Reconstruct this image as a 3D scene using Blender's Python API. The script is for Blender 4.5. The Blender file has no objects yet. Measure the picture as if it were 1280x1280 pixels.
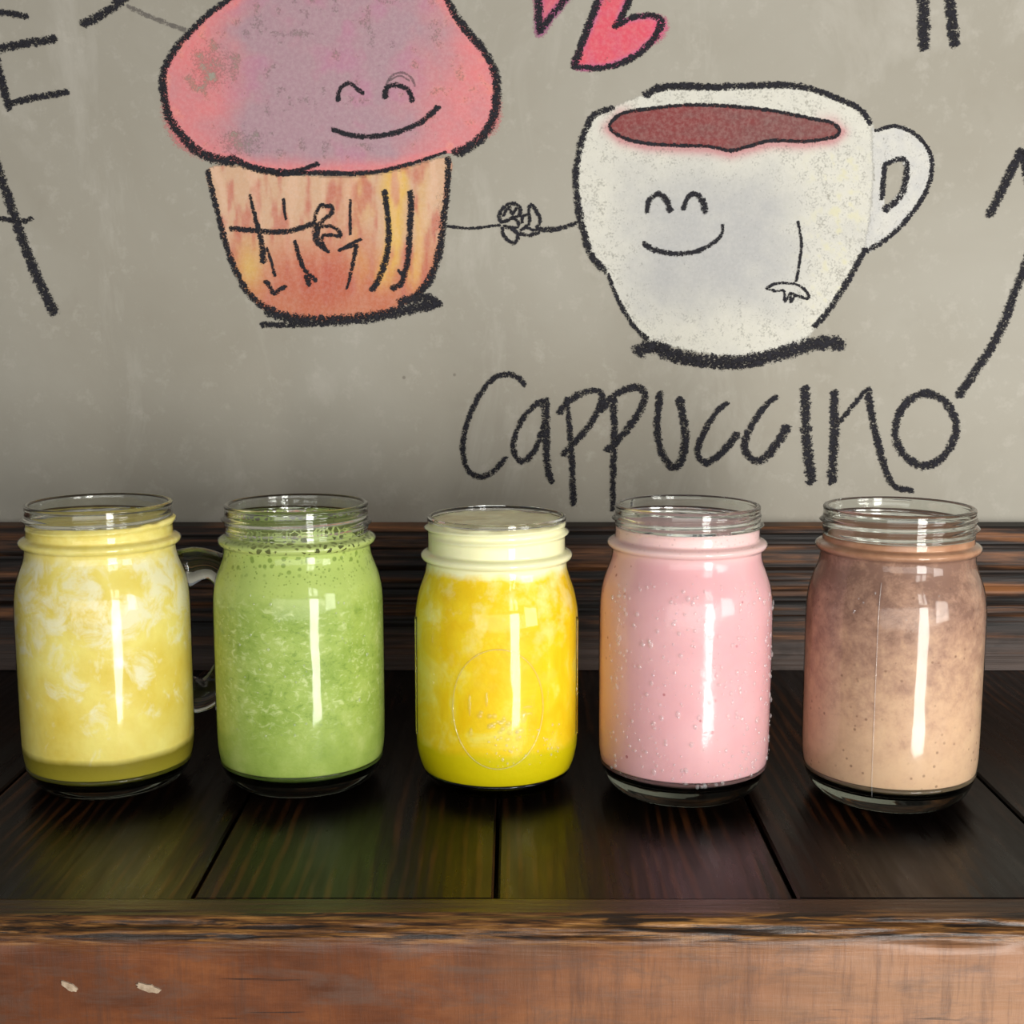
import bpy, math, random
import numpy as np
from mathutils import Vector

random.seed(7)
RNG = np.random.default_rng(7)
SC = bpy.context.scene
COL = SC.collection

# ------------------------------------------------------------------ camera
F_PX, PITCH, CAM_H = 1670.0, math.radians(8.25), 0.21      # focal length in px of a 1280 px frame
cam_d = bpy.data.cameras.new('camera')
cam_d.sensor_width = 36.0
cam_d.lens = 36.0 * F_PX / 1280.0
cam_d.clip_start = 0.01
cam = bpy.data.objects.new('camera', cam_d)
cam.location = (0, 0, CAM_H)
cam.rotation_euler = (math.radians(90) - PITCH, 0, 0)
COL.objects.link(cam)
SC.camera = cam

# ------------------------------------------------------------------ light
world = bpy.data.worlds.new('room_light')
SC.world = world
world.use_nodes = True
world.node_tree.nodes['Background'].inputs[0].default_value = (0.92, 0.95, 1.0, 1)
world.node_tree.nodes['Background'].inputs[1].default_value = 0.13


def light_panel(x0, x1, z0, z1, y, power, color):
    d = bpy.data.lights.new('door_and_fill_light', 'AREA')
    d.shape = 'RECTANGLE'
    d.size, d.size_y = x1 - x0, z1 - z0
    d.energy = power * (x1 - x0) * (z1 - z0)
    d.color = color
    o = bpy.data.objects.new('door_and_fill_light', d)
    o.location = ((x0 + x1) / 2, y, (z0 + z1) / 2)
    o.rotation_euler = (math.radians(90), 0, 0)
    COL.objects.link(o)


DAY = (1.0, 0.97, 0.92)
light_panel(0.44, 0.74, -0.45, 0.30, -0.60, 42, DAY)         # a glazed door behind the photographer, to the right
light_panel(0.44, 0.56, 0.38, 0.70, -0.60, 22, DAY)
light_panel(0.62, 0.74, 0.38, 0.70, -0.60, 22, DAY)
light_panel(-1.10, 1.90, -0.25, 0.42, -1.40, 6.2, DAY)        # added fill: wide dim panel that softens the jars' shaded sides
light_panel(0.95, 1.60, -0.05, 0.45, -0.45, 22, DAY)         # added fill from the right, for a left-to-right gradient

SC.cycles.transparent_max_bounces = 24
SC.view_settings.view_transform = 'Standard'
SC.view_settings.look = 'None'
SC.view_settings.gamma = 1.0
SC.view_settings.use_curve_mapping = False
SC.view_settings.exposure = 0.45


# ------------------------------------------------------------------ helpers
def lin(c):
    """sRGB 0..255 -> linear rgba"""
    out = []
    for v in c[:3]:
        v = v / 255.0
        out.append(v / 12.92 if v <= 0.04045 else ((v + 0.055) / 1.055) ** 2.4)
    return (*out, 1.0)


def lin_np(a):
    a = np.clip(a / 255.0, 0, 1)
    return np.where(a <= 0.04045, a / 12.92, ((a + 0.055) / 1.055) ** 2.4)


class Mat:
    """small node builder"""
    def __init__(self, name, bsdf=True):
        self.m = bpy.data.materials.new(name)
        self.m.use_nodes = True
        self.t = self.m.node_tree
        self.out = self.t.nodes['Material Output']
        self.b = self.t.nodes['Principled BSDF']
        if not bsdf:
            self.t.nodes.remove(self.b)
            self.b = None
        self._tc = None

    def n(self, kind, **kw):
        nd = self.t.nodes.new(kind)
        for k, v in kw.items():
            setattr(nd, k, v)
        return nd

    def link(self, a, b):
        self.t.links.new(a, b)

    def put(self, sock, v):
        if isinstance(v, bpy.types.NodeSocket):
            self.link(v, sock)
        else:
            sock.default_value = v

    def coord(self, scale=(1, 1, 1), loc=(0, 0, 0), rot=(0, 0, 0), which='Object'):
        if self._tc is None:
            self._tc = self.n('ShaderNodeTexCoord')
        mp = self.n('ShaderNodeMapping')
        mp.inputs['Scale'].default_value = scale
        mp.inputs['Location'].default_value = loc
        mp.inputs['Rotation'].default_value = rot
        self.link(self._tc.outputs[which], mp.inputs['Vector'])
        return mp.outputs[0]

    def axis(self, i):
        s = self.n('ShaderNodeSeparateXYZ')
        self.link(self.coord(), s.inputs[0])
        return s.outputs[i]

    def noise(self, vec, scale, detail=4, rough=0.55, dist=0.0):
        nd = self.n('ShaderNodeTexNoise')
        self.link(vec, nd.inputs['Vector'])
        nd.inputs['Scale'].default_value = scale
        nd.inputs['Detail'].default_value = detail
        nd.inputs['Roughness'].default_value = rough
        nd.inputs['Distortion'].default_value = dist
        return nd.outputs[0]

    def voro(self, vec, scale, feature='F1', out=0, rnd=1.0):
        nd = self.n('ShaderNodeTexVoronoi')
        nd.feature = feature
        self.link(vec, nd.inputs['Vector'])
        nd.inputs['Scale'].default_value = scale
        nd.inputs['Randomness'].default_value = rnd
        return nd.outputs[out]

    def rng(self, v, a, b, c=0.0, d=1.0, smooth=False):
        nd = self.n('ShaderNodeMapRange')
        if smooth:
            nd.interpolation_type = 'SMOOTHSTEP'
        self.put(nd.inputs['Value'], v)
        for k, x in zip(('From Min', 'From Max', 'To Min', 'To Max'), (a, b, c, d)):
            self.put(nd.inputs[k], x)
        return nd.outputs[0]

    def math(self, op, a, b=0.0):
        nd = self.n('ShaderNodeMath', operation=op)
        self.put(nd.inputs[0], a)
        self.put(nd.inputs[1], b)
        return nd.outputs[0]

    def mix(self, f, a, b, mode='MIX'):
        nd = self.n('ShaderNodeMix', data_type='RGBA', blend_type=mode)
        self.put(nd.inputs['Factor'], f)
        for s, v in ((nd.inputs[6], a), (nd.inputs[7], b)):
            self.put(s, lin(v) if isinstance(v, tuple) and len(v) == 3 else v)
        return nd.outputs[2]

    def ramp(self, v, stops):
        nd = self.n('ShaderNodeValToRGB')
        self.link(v, nd.inputs[0])
        e = nd.color_ramp.elements
        while len(e) < len(stops):
            e.new(0.5)
        for el, (p, c) in zip(e, stops):
            el.position = p
            el.color = lin(c)
        return nd.outputs[0]

    def bump(self, h, strength=0.3, dist=0.001):
        nd = self.n('ShaderNodeBump')
        nd.inputs['Strength'].default_value = strength
        nd.inputs['Distance'].default_value = dist
        self.link(h, nd.inputs['Height'])
        return nd.outputs[0]

    def set(self, **kw):
        for k, v in kw.items():
            self.put(self.b.inputs[k.replace('_', ' ')], v)
        return self


def tag(o, label=None, cat=None, group=None, kind=None):
    for k, v in (('label', label), ('category', cat), ('group', group), ('kind', kind)):
        if v:
            o[k] = v
    return o


def obj(name, verts, faces, mat, parent=None, smooth=False):
    me = bpy.data.meshes.new(name)
    me.from_pydata([tuple(v) for v in verts], [], faces)
    me.update()
    if smooth:
        me.shade_smooth()
    o = bpy.data.objects.new(name, me)
    COL.objects.link(o)
    if mat:
        me.materials.append(mat)
    if parent:
        o.parent = parent
    return o


def empty(name, loc=(0, 0, 0), rz=0.0):
    o = bpy.data.objects.new(name, None)
    o.location = loc
    o.rotation_euler.z = rz
    o.empty_display_size = 0.02
    COL.objects.link(o)
    return o


def box_vf(x0, x1, y0, y1, z0, z1, b=0.0):
    """box, long edges along the top chamfered by b"""
    if b <= 0:
        v = [(x, y, z) for z in (z0, z1) for y in (y0, y1) for x in (x0, x1)]
        f = [(0, 2, 3, 1), (4, 5, 7, 6), (0, 1, 5, 4), (2, 6, 7, 3), (0, 4, 6, 2), (1, 3, 7, 5)]
        return v, f
    v = [(x0, y0, z0), (x1, y0, z0), (x1, y1, z0), (x0, y1, z0),
         (x0, y0, z1 - b), (x1, y0, z1 - b), (x1, y1, z1 - b), (x0, y1, z1 - b),
         (x0 + b, y0 + b, z1), (x1 - b, y0 + b, z1), (x1 - b, y1 - b, z1), (x0 + b, y1 - b, z1)]
    f = [(3, 2, 1, 0), (8, 9, 10, 11)]
    for i in range(4):
        j = (i + 1) % 4
        f += [(i, j, 4 + j, 4 + i), (4 + i, 4 + j, 8 + j, 8 + i)]
    return v, f


# numpy value noise ------------------------------------------------
_G = RNG.random((256, 256))


def vnoise(x, y):
    xi, yi = np.floor(x).astype(int), np.floor(y).astype(int)
    fx, fy = x - xi, y - yi
    fx, fy = fx * fx * (3 - 2 * fx), fy * fy * (3 - 2 * fy)
    g = lambda a, b: _G[a % 256, b % 256]
    return (g(xi, yi) * (1 - fx) * (1 - fy) + g(xi + 1, yi) * fx * (1 - fy)
            + g(xi, yi + 1) * (1 - fx) * fy + g(xi + 1, yi + 1) * fx * fy)


def fbm(x, y, o=4):
    s, a, t = 0.0, 0.5, 0.0
    for i in range(o):
        s = s + a * vnoise(x * 2 ** i + 17.3 * i, y * 2 ** i + 5.1 * i)
        t += a
        a *= 0.5
    return s / t


def sstep(x, a, b):
    t = np.clip((x - a) / (b - a), 0, 1)
    return t * t * (3 - 2 * t)


# ------------------------------------------------------------------ layout
WALL_Y = 0.803
LEDGE_Y, LEDGE_H = 0.783, 0.0875
PLANK_Y0 = 0.4625                  # the planks end here and the edge board begins
EDGE_Y = 0.4435                    # front face of the edge board
FLOOR_Z = -0.75
XL, XR = -0.78, 0.78


def on_wall(px, py):
    """a point of the photograph carried back to the plane of the wall: metres (x, z)"""
    a = PITCH + math.atan((py - 640.0) / F_PX)
    z = CAM_H - WALL_Y * math.tan(a)
    depth = WALL_Y * math.cos(PITCH) + (CAM_H - z) * math.sin(PITCH)
    return (px - 640.0) / F_PX * depth, z


# ------------------------------------------------------------------ setting
def wall_material():
    m = Mat('wall_paint')
    v = m.coord()
    big = m.noise(v, 5.0, 5, 0.6, 0.4)
    c = m.ramp(big, [(0.30, (158, 152, 138)), (0.50, (166, 161, 148)), (0.70, (174, 170, 158))])
    smear = m.noise(m.coord((1, 1, 0.45)), 14.0, 6, 0.65, 0.8)
    c = m.mix(m.rng(smear, 0.54, 0.74, 0, 0.4), c, (206, 202, 192))       # rubbed-out chalk
    fine = m.noise(v, 90.0, 4, 0.7)
    c = m.mix(m.rng(fine, 0.56, 0.74, 0, 0.2), c, (215, 210, 200))
    c = m.mix(m.rng(m.noise(v, 34.0, 3, 0.6), 0.64, 0.80, 0, 0.2), c, (138, 130, 115))
    spot = m.voro(v, 26.0)
    c = m.mix(m.rng(spot, 0.035, 0.02, 0, 0.6), c, (110, 104, 95))
    m.set(Base_Color=c, Roughness=0.75, Normal=m.bump(m.noise(v, 160.0, 4), 0.12, 0.001))
    m.b.inputs['Specular IOR Level'].default_value = 0.25
    return m.m


v, f = box_vf(-1.6, 1.6, WALL_Y, WALL_Y + 0.06, FLOOR_Z, 1.7)
wall = tag(obj('wall_back', v, f, wall_material()), 'grey-beige painted wall covered in chalk drawings', 'wall', kind='structure')


def floor_material():
    m = Mat('floor_concrete')
    v = m.coord()
    m.set(Base_Color=m.ramp(m.noise(v, 4.0, 6), [(0.3, (70, 62, 55)), (0.7, (100, 92, 84))]), Roughness=0.6)
    return m.m


v, f = box_vf(-1.6, 1.6, -0.9, WALL_Y, FLOOR_Z - 0.04, FLOOR_Z)
floor = tag(obj('floor', v, f, floor_material()), 'dull grey-brown floor under the counter', 'floor', kind='structure')


def ledge_material():
    m = Mat('rough_sawn_wood')
    st = m.noise(m.coord((2.4, 1, 50)), 2.6, 5, 0.6, 0.2)
    c = m.ramp(st, [(0.42, (18, 12, 8)), (0.50, (44, 28, 18)), (0.58, (98, 62, 36)), (0.67, (150, 98, 58))])
    z = m.axis(2)
    low = m.rng(m.math('ADD', z, m.math('MULTIPLY', m.noise(m.coord((1, 1, 4)), 9.0), 0.03)), 0.043, 0.022, 0, 1)
    gr = m.ramp(m.noise(m.coord((1, 1, 30)), 6.0, 5), [(0.3, (66, 53, 47)), (0.7, (104, 88, 80))])
    c = m.mix(low, c, gr)
    c = m.mix(m.rng(m.noise(m.coord((1, 1, 2)), 30.0), 0.62, 0.72, 0, 0.6), c, (34, 24, 18))
    m.set(Base_Color=c, Roughness=0.6, Normal=m.bump(m.noise(m.coord((3, 1, 120)), 4.0, 4), 0.5, 0.001))
    return m.m


def make_ledge():
    nx, nz = 260, 70
    xs, zs = np.linspace(XL, XR, nx), np.linspace(0.0, LEDGE_H, nz)
    V, Fc = [], []
    X, Z = np.meshgrid(xs, zs)
    saw = fbm(X * 3.2 + 2.0, Z * 230.0, 3)
    fade = sstep(Z, 0.018, 0.034)
    Y = LEDGE_Y - 0.0022 * (saw - 0.5) * 2 * (0.15 + 0.85 * fade) + 0.0004
    Y += 0.002 * sstep(Z, LEDGE_H - 0.002, LEDGE_H)
    V = np.stack([X, Y, Z], -1).reshape(-1, 3).tolist()
    for j in range(nz - 1):
        for i in range(nx - 1):
            a = j * nx + i
            Fc.append((a, a + 1, a + 1 + nx, a + nx))
    base = len(V)
    back = WALL_Y - 0.0008
    for i in range(nx):
        V.append((xs[i], back, LEDGE_H))
    for i in range(nx):
        V.append((xs[i], back, 0.0))
    top = (nz - 1) * nx
    for i in range(nx - 1):
        Fc.append((top + i, top + i + 1, base + i + 1, base + i))
        Fc.append((base + i, base + i + 1, base + nx + i + 1, base + nx + i))
        Fc.append((base + nx + i, base + nx + i + 1, i + 1, i))
    o = obj('trim_1', V, Fc, ledge_material(), smooth=False)
    tag(o, 'rough-sawn dark brown board standing along the foot of the wall behind the jars', 'board', kind='structure')


make_ledge()


def plank_material(k):
    m = Mat('dark_stained_plank')
    off = (k * 3.7, k * 1.3, 0)
    rings = m.noise(m.coord((24, 1.6, 1), off), 2.2, 3, 0.5, 0.6)
    g = m.n('ShaderNodeTexWave', wave_type='BANDS', bands_direction='X')
    m.link(m.coord((1, 0.16, 1), off), g.inputs['Vector'])
    g.inputs['Scale'].default_value = 52.0
    g.inputs['Distortion'].default_value = 9.0
    g.inputs['Detail'].default_value = 3.0
    g.inputs['Detail Scale'].default_value = 0.7
    c = m.ramp(rings, [(0.35, (11, 7, 5)), (0.55, (22, 13, 8)), (0.75, (42, 24, 13))])
    patch = m.noise(m.coord((7, 1.6, 1), off), 3.0, 4, 0.6)
    c = m.mix(m.math('MULTIPLY', m.rng(g.outputs[1], 0.5, 0.95, 0, 0.7), m.rng(patch, 0.46, 0.62)), c, (92, 54, 26))
    c = m.mix(m.rng(patch, 0.42, 0.62, 0.75, 0), c, (12, 8, 6))
    rough = m.rng(m.noise(m.coord((20, 3, 1), off), 6.0, 4), 0.3, 0.7, 0.22, 0.42)
    h = m.math('ADD', m.math('MULTIPLY', g.outputs[1], 0.5), m.noise(m.coord((160, 8, 1), off), 3.0, 4))
    m.set(Base_Color=c, Roughness=rough, Normal=m.bump(h, 0.22, 0.0006))
    m.b.inputs['Specular IOR Level'].default_value = 0.17
    return m.m


counter = tag(empty('wooden_counter', (0, 0.62, FLOOR_Z)),
              'dark-stained plank counter with a worn brown front edge, under the five jars', 'counter')


def cpart(name, verts, faces, mat, smooth=False, parent=None):
    o = obj(name, [(x, y - 0.62, z - FLOOR_Z) for x, y, z in verts], faces, mat, parent or counter, smooth)
    return o


SEAMS = [-0.7895, -0.6775, -0.5655, -0.4535, -0.341, -0.2295, -0.1175, -0.0060, 0.1040, 0.2165, 0.3285, 0.4405, 0.5525, 0.6645, 0.7765]
for k, (a, b) in enumerate(zip(SEAMS[:-1], SEAMS[1:])):
    g = 0.0008
    dz = random.uniform(-0.0004, 0.0)
    v, f = box_vf(a + g, b - g, PLANK_Y0 + random.uniform(0.0004, 0.0012), WALL_Y - 0.001, -0.022, dz, 0.0009)
    cpart('plank', v, f, plank_material(k))


def edge_material():
    m = Mat('worn_edge_wood')
    uvn = m.n('ShaderNodeAttribute', attribute_name='across')     # 0 back of the top face .. 1 lower end of the front face
    ac = uvn.outputs['Fac']
    wob = m.math('MULTIPLY', m.math('SUBTRACT', m.noise(m.coord((5, 1, 1)), 5.0, 4), 0.5), 0.09)
    t = m.math('ADD', ac, wob)
    # stained top
    top = m.ramp(m.noise(m.coord((5, 120, 1)), 4.0, 5), [(0.3, (38, 23, 11)), (0.7, (76, 47, 21))])
    # exposed wood on the arris with dark gouges along the grain
    bare = m.ramp(m.noise(m.coord((12, 190, 190)), 3.0, 5, 0.65), [(0.36, (36, 22, 11)), (0.5, (98, 62, 27)), (0.68, (166, 118, 60))])
    gouge = m.noise(m.coord((8, 100, 100), (3, 1, 7)), 3.2, 5, 0.6, 0.5)
    bare = m.mix(m.rng(gouge, 0.52, 0.58, 0, 0.9), bare, (24, 17, 13))
    # brown stained face, cross-grain saw marks and grey blotches
    face = m.ramp(m.noise(m.coord((6.0, 1, 14)), 4.0, 6, 0.62), [(0.3, (80, 42, 19)), (0.5, (106, 58, 28)), (0.7, (132, 78, 41))])
    worn = m.rng(m.math('ADD', m.axis(0), m.math('MULTIPLY', m.noise(m.coord((4, 1, 9)), 5.0, 5), 0.22)), 0.06, 0.30, 0, 0.55)  # paler to the right: worn stain plus light falloff painted into the colour
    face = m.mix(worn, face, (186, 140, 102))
    saw = m.noise(m.coord((80, 1, 7)), 2.6, 6, 0.75)
    face = m.mix(m.rng(saw, 0.48, 0.68, 0, 0.6), face, (84, 54, 38))
    blot = m.noise(m.coord((4, 1, 14)), 6.0, 6, 0.7, 0.6)
    face = m.mix(m.rng(blot, 0.50, 0.66, 0, 0.65), face, (96, 74, 62))
    crk = m.noise(m.coord((5, 1, 130), (1, 2, 5)), 2.6, 3, 0.5)
    face = m.mix(m.rng(crk, 0.70, 0.74, 0, 0.8), face, (44, 28, 20))
    c = m.mix(m.rng(t, 0.18, 0.27), top, bare)
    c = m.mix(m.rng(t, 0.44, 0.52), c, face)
    h = m.math('ADD', m.noise(m.coord((8, 120, 120)), 3.0, 5), m.math('MULTIPLY', gouge, -1.2))
    h = m.math('MULTIPLY', h, m.rng(t, 0.44, 0.54, 1.0, 0.15))
    h = m.math('ADD', h, m.math('MULTIPLY', saw, 0.35))
    m.set(Base_Color=c, Roughness=m.rng(t, 0.2, 0.6, 0.34, 0.42), Normal=m.bump(h, 0.45, 0.0012))
    return m.m


def make_edge_board():
    prof = []                                        # (y, z, across)
    ny = 10
    for i in range(ny):
        t = i / (ny - 1)
        prof.append((PLANK_Y0 - 0.0003 - t * (PLANK_Y0 - EDGE_Y - 0.0085), 0.0003 - 0.0006 * t, 0.25 * t))
    na = 16
    cy, cz, r = EDGE_Y + 0.0085, -0.0088, 0.0085
    for i in range(1, na + 1):
        t = i / na
        a = math.radians(90 + 90 * t)
        prof.append((cy + r * math.cos(a), cz + r * math.sin(a), 0.25 + 0.25 * t))
    nf = 22
    for i in range(1, nf + 1):
        t = i / nf
        prof.append((EDGE_Y, -0.0088 - t * 0.0813, 0.5 + 0.5 * t))
    prof += [(PLANK_Y0 - 0.0003, -0.0901, 1.0), (PLANK_Y0 - 0.0003, -0.02, 1.0)]
    nx = 620
    xs = np.linspace(XL, XR, nx)
    P = np.array(prof)
    npf = len(P)
    X = np.repeat(xs[:, None], npf, 1)
    Y = np.repeat(P[None, :, 0], nx, 0)
    Z = np.repeat(P[None, :, 1], nx, 0)
    A = np.repeat(P[None, :, 2], nx, 0)
    edge = np.exp(-((A - 0.38) / 0.13) ** 2)
    idx = np.arange(npf)[None, :]
    rough = fbm(X * 26, idx * 0.55 + 0 * X, 4) - 0.5
    chip = np.clip(fbm(X * 14 + 9, idx * 0.35 + 0 * X, 3) - 0.56, 0, 1) * 4
    d = edge * (0.0032 * rough - 0.0022 * chip)
    ny_, nz_ = -np.cos(np.clip((A - 0.25) / 0.25, 0, 1) * 0 + math.pi / 4), math.sin(math.pi / 4)
    Y = Y + ny_ * d
    Z = Z + nz_ * d
    face = sstep(A, 0.5, 0.56) * (A < 0.999)
    Y = Y + face * 0.0006 * (fbm(X * 12, Z * 90, 3) - 0.5)
    V = np.stack([X, Y, Z], -1).reshape(-1, 3)
    Fc = []
    for i in range(nx - 1):
        for j in range(npf - 1):
            a = i * npf + j
            Fc.append((a, a + 1, a + 1 + npf, a + npf))
        Fc.append((i * npf + npf - 1, i * npf, (i + 1) * npf, (i + 1) * npf + npf - 1))
    Fc.append(tuple(range(npf)))
    Fc.append(tuple(reversed(range((nx - 1) * npf, nx * npf))))
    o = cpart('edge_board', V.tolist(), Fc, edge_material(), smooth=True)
    at = o.data.attributes.new('across', 'FLOAT', 'POINT')
    at.data.foreach_set('value', A.reshape(-1).astype(np.float32))
    o['label'] = 'brown front edge board with a rough worn arris'
    # two pale chips in the stain on the left
    sm = Mat('chipped_pale_wood')
    sm.set(Base_Color=sm.ramp(sm.noise(sm.coord((60, 1, 60)), 8.0), [(0.3, (150, 128, 104)), (0.7, (188, 168, 144))]), Roughness=0.8)
    for (px, py, L, W, ang) in ((87, 1232, 23, 9, -32), (185, 1234, 31, 9, -18)):
        an = PITCH + math.atan((py - 640) / F_PX)
        z = CAM_H - EDGE_Y * math.tan(an)
        sc = (EDGE_Y * math.cos(PITCH) + (CAM_H - z) * math.sin(PITCH)) / F_PX
        x = (px - 640) * sc
        n = 18
        vs = [(x, EDGE_Y - 0.0009, z)]
        for i in range(n):
            a = 2 * math.pi * i / n
            k = 1 + random.uniform(-0.22, 0.22)
            u, w = L / 2 * math.cos(a) * k, W / 2 * math.sin(a) * k
            ca, sa = math.cos(math.radians(ang)), math.sin(math.radians(ang))
            vs.append((x + (u * ca - w * sa) * sc, EDGE_Y - 0.0007, z + (u * sa + w * ca) * sc))
        for i in range(n):
            p = vs[1 + i]
            vs.append((x + (p[0] - x) * 1.05, EDGE_Y + 0.0005, z + (p[2] - z) * 1.05))
        fs = [(0, 1 + i, 1 + (i + 1) % n) for i in range(n)]
        fs += [(1 + i, 1 + n + i, 1 + n + (i + 1) % n, 1 + (i + 1) % n) for i in range(n)]
        cpart('chip', vs, fs, sm.m, parent=o)['label'] = 'pale chipped spot in the brown stain'


make_edge_board()
leg_m = Mat('dark_leg_wood')
leg_m.set(Base_Color=leg_m.ramp(leg_m.noise(leg_m.coord((20, 20, 1)), 3.0), [(0.3, (38, 24, 15)), (0.7, (70, 44, 26))]), Roughness=0.5)
v, f = box_vf(XL, XR, PLANK_Y0 + 0.002, WALL_Y - 0.001, -0.040, -0.0222)
cpart('seam_light_block', v, f, leg_m.m)  # unseen board added to stop light from below showing through the seams
for x in (-0.70, 0.64):
    for y in (0.475, 0.735):
        v, f = box_vf(x, x + 0.06, y, y + 0.06, FLOOR_Z, -0.0402)
        cpart('leg', v, f, leg_m.m)


# ------------------------------------------------------------------ chalk drawings on the wall
def chalk_stroke_material(name, color, cover=1.0):
    m = Mat(name)
    ed = m.n('ShaderNodeAttribute', attribute_name='edge').outputs['Fac']
    v = m.coord()
    gr = m.noise(v, 1250.0, 2, 0.6)
    gr2 = m.noise(v, 420.0, 3, 0.6)
    e3 = m.math('POWER', ed, 2.6)
    s = m.math('ADD', m.math('MULTIPLY', gr, 0.75), m.math('MULTIPLY', gr2, 0.55))
    s = m.math('SUBTRACT', s, m.math('MULTIPLY', e3, 0.30))
    a = m.rng(s, 0.47, 0.60, 0.0, cover)
    c = m.mix(m.rng(gr2, 0.4, 0.75, 0, 0.35), color, (74, 74, 82))
    m.set(Base_Color=c, Roughness=0.9, Alpha=a)
    m.b.inputs['Specular IOR Level'].default_value = 0.15
    return m.m


CHARCOAL = chalk_stroke_material('black_chalk', (36, 35, 39))
FAINT = chalk_stroke_material('faint_grey_chalk', (95, 88, 88), 0.45)


def smooth_path(pts, step=2.4):
    """Catmull-Rom through (x, y, w) points, resampled"""
    P = np.array(pts, float)
    if len(P) == 2:
        P = np.array([P[0], (P[0] + P[1]) / 2, P[1]])
    E0, E1 = 2 * P[0] - P[1], 2 * P[-1] - P[-2]
    if np.hypot(*(P[0] - P[-1])[:2]) < 0.5:            # closed loop
        E0, E1 = P[-2], P[1]
    Q = np.vstack([E0, P, E1])
    out = []
    for i in range(1, len(Q) - 2):
        p0, p1, p2, p3 = Q[i - 1], Q[i], Q[i + 1], Q[i + 2]
        n = max(2, int(np.hypot(*(p2 - p1)[:2]) / step))
        for t in np.arange(n) / n:
            out.append(0.5 * ((2 * p1) + (-p0 + p2) * t + (2 * p0 - 5 * p1 + 4 * p2 - p3) * t * t
                              + (-p0 + 3 * p1 - 3 * p2 + p3) * t ** 3))
    out.append(Q[-2])
    return np.array(out)


def ribbon(paths, depth=0.0006):
    """verts, faces, edge values of one or several chalk strokes (photo px + width px)"""
    V, Fc, E = [], [], []
    for np_, (pts, w) in enumerate(paths):
        lay = np_ * 3e-5
        full = []
        for i, p in enumerate(pts):
            ww = w if not isinstance(w, (tuple, list)) else w[0] + (w[1] - w[0]) * i / max(1, len(pts) - 1)
            full.append((p[0], p[1], ww))
        S = smooth_path(full)
        d = np.gradient(S[:, :2], axis=0)
        d /= np.maximum(np.hypot(d[:, 0], d[:, 1]), 1e-6)[:, None]
        n = len(S)
        hw = S[:, 2] * 0.60 * (0.90 + 0.28 * RNG.random(n))
        # rounded, ragged ends
        ext0, ext1 = S[0].copy(), S[-1].copy()
        ext0[:2] -= d[0] * hw[0] * 0.7
        ext1[:2] += d[-1] * hw[-1] * 0.7
        S = np.vstack([ext0, S, ext1])
        d = np.vstack([d[0], d, d[-1]])
        hw = np.concatenate([[hw[0] * 0.75], hw, [hw[-1] * 0.75]])
        cen = np.zeros(len(S))
        cen[0] = cen[-1] = 1.0
        nrm = np.stack([-d[:, 1], d[:, 0]], 1)
        b = len(V)
        for i in range(len(S)):
            for s in (-1.0, 0.0, 1.0):
                q = S[i, :2] + nrm[i] * hw[i] * s
                x, z = on_wall(q[0], q[1])
                V.append((x, WALL_Y - depth - lay - i * 4e-7, z))
                E.append(max(abs(s), cen[i]))
        for i in range(len(S) - 1):
            for k in (0, 1):
                a = b + i * 3 + k
                Fc.append((a, a + 1, a + 4, a + 3))
    return V, Fc, E


def strokes(name, paths, parent=None, mat=None, depth=0.0006):
    V, Fc, E = ribbon(paths, depth)
    base = parent.location if parent else Vector((0, 0, 0))
    o = obj(name, [(x - base.x, y - base.y, z - base.z) for x, y, z in V], Fc, mat or CHARCOAL, parent)
    at = o.data.attributes.new('edge', 'FLOAT', 'POINT')
    at.data.foreach_set('value', np.array(E, np.float32))
    return o


def pastel_material(name):
    m = Mat(name)
    col = m.n('ShaderNodeAttribute', attribute_name='pigment').outputs['Color']
    al = m.n('ShaderNodeAttribute', attribute_name='cover').outputs['Fac']
    v = m.coord()
    gr = m.math('ADD', m.math('MULTIPLY', m.noise(v, 800.0, 2, 0.6), 0.7), m.math('MULTIPLY', m.noise(v, 220.0, 3, 0.6), 0.3))
    inv = m.math('SUBTRACT', 0.86, m.math('MULTIPLY', al, 0.72))
    a = m.rng(gr, m.math('SUBTRACT', inv, 0.2), m.math('ADD', inv, 0.2))
    col = m.mix(m.rng(m.noise(v, 420.0, 4, 0.7), 0.42, 0.62, 0, 0.09), col, m.mix(1.0, col, (236, 226, 214), 'SCREEN'))
    col = m.mix(m.rng(m.noise(m.coord((1, 1, 1), (3, 5, 9)), 300.0, 4, 0.7), 0.52, 0.68, 0, 0.09), col, (160, 152, 138))
    m.set(Base_Color=col, Roughness=0.9, Alpha=a)
    m.b.inputs['Specular IOR Level'].default_value = 0.15
    return m.m


PASTEL = pastel_material('soft_pastel_chalk')


def sdist(X, Y, poly):
    """signed distance (positive inside) of grid points to a polygon"""
    P = np.array(poly, float)
    Q = np.roll(P, -1, 0)
    best = np.full(X.shape, 1e9)
    ins = np.zeros(X.shape, bool)
    for (ax, ay), (bx, by) in zip(P, Q):
        ex, ey = bx - ax, by - ay
        L = ex * ex + ey * ey + 1e-9
        t = np.clip(((X - ax) * ex + (Y - ay) * ey) / L, 0, 1)
        best = np.minimum(best, (X - ax - t * ex) ** 2 + (Y - ay - t * ey) ** 2)
        cond = ((ay > Y) != (by > Y)) & (X < (bx - ax) * (Y - ay) / (by - ay + 1e-12) + ax)
        ins ^= cond
    d = np.sqrt(best)
    return np.where(ins, d, -d)


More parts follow.
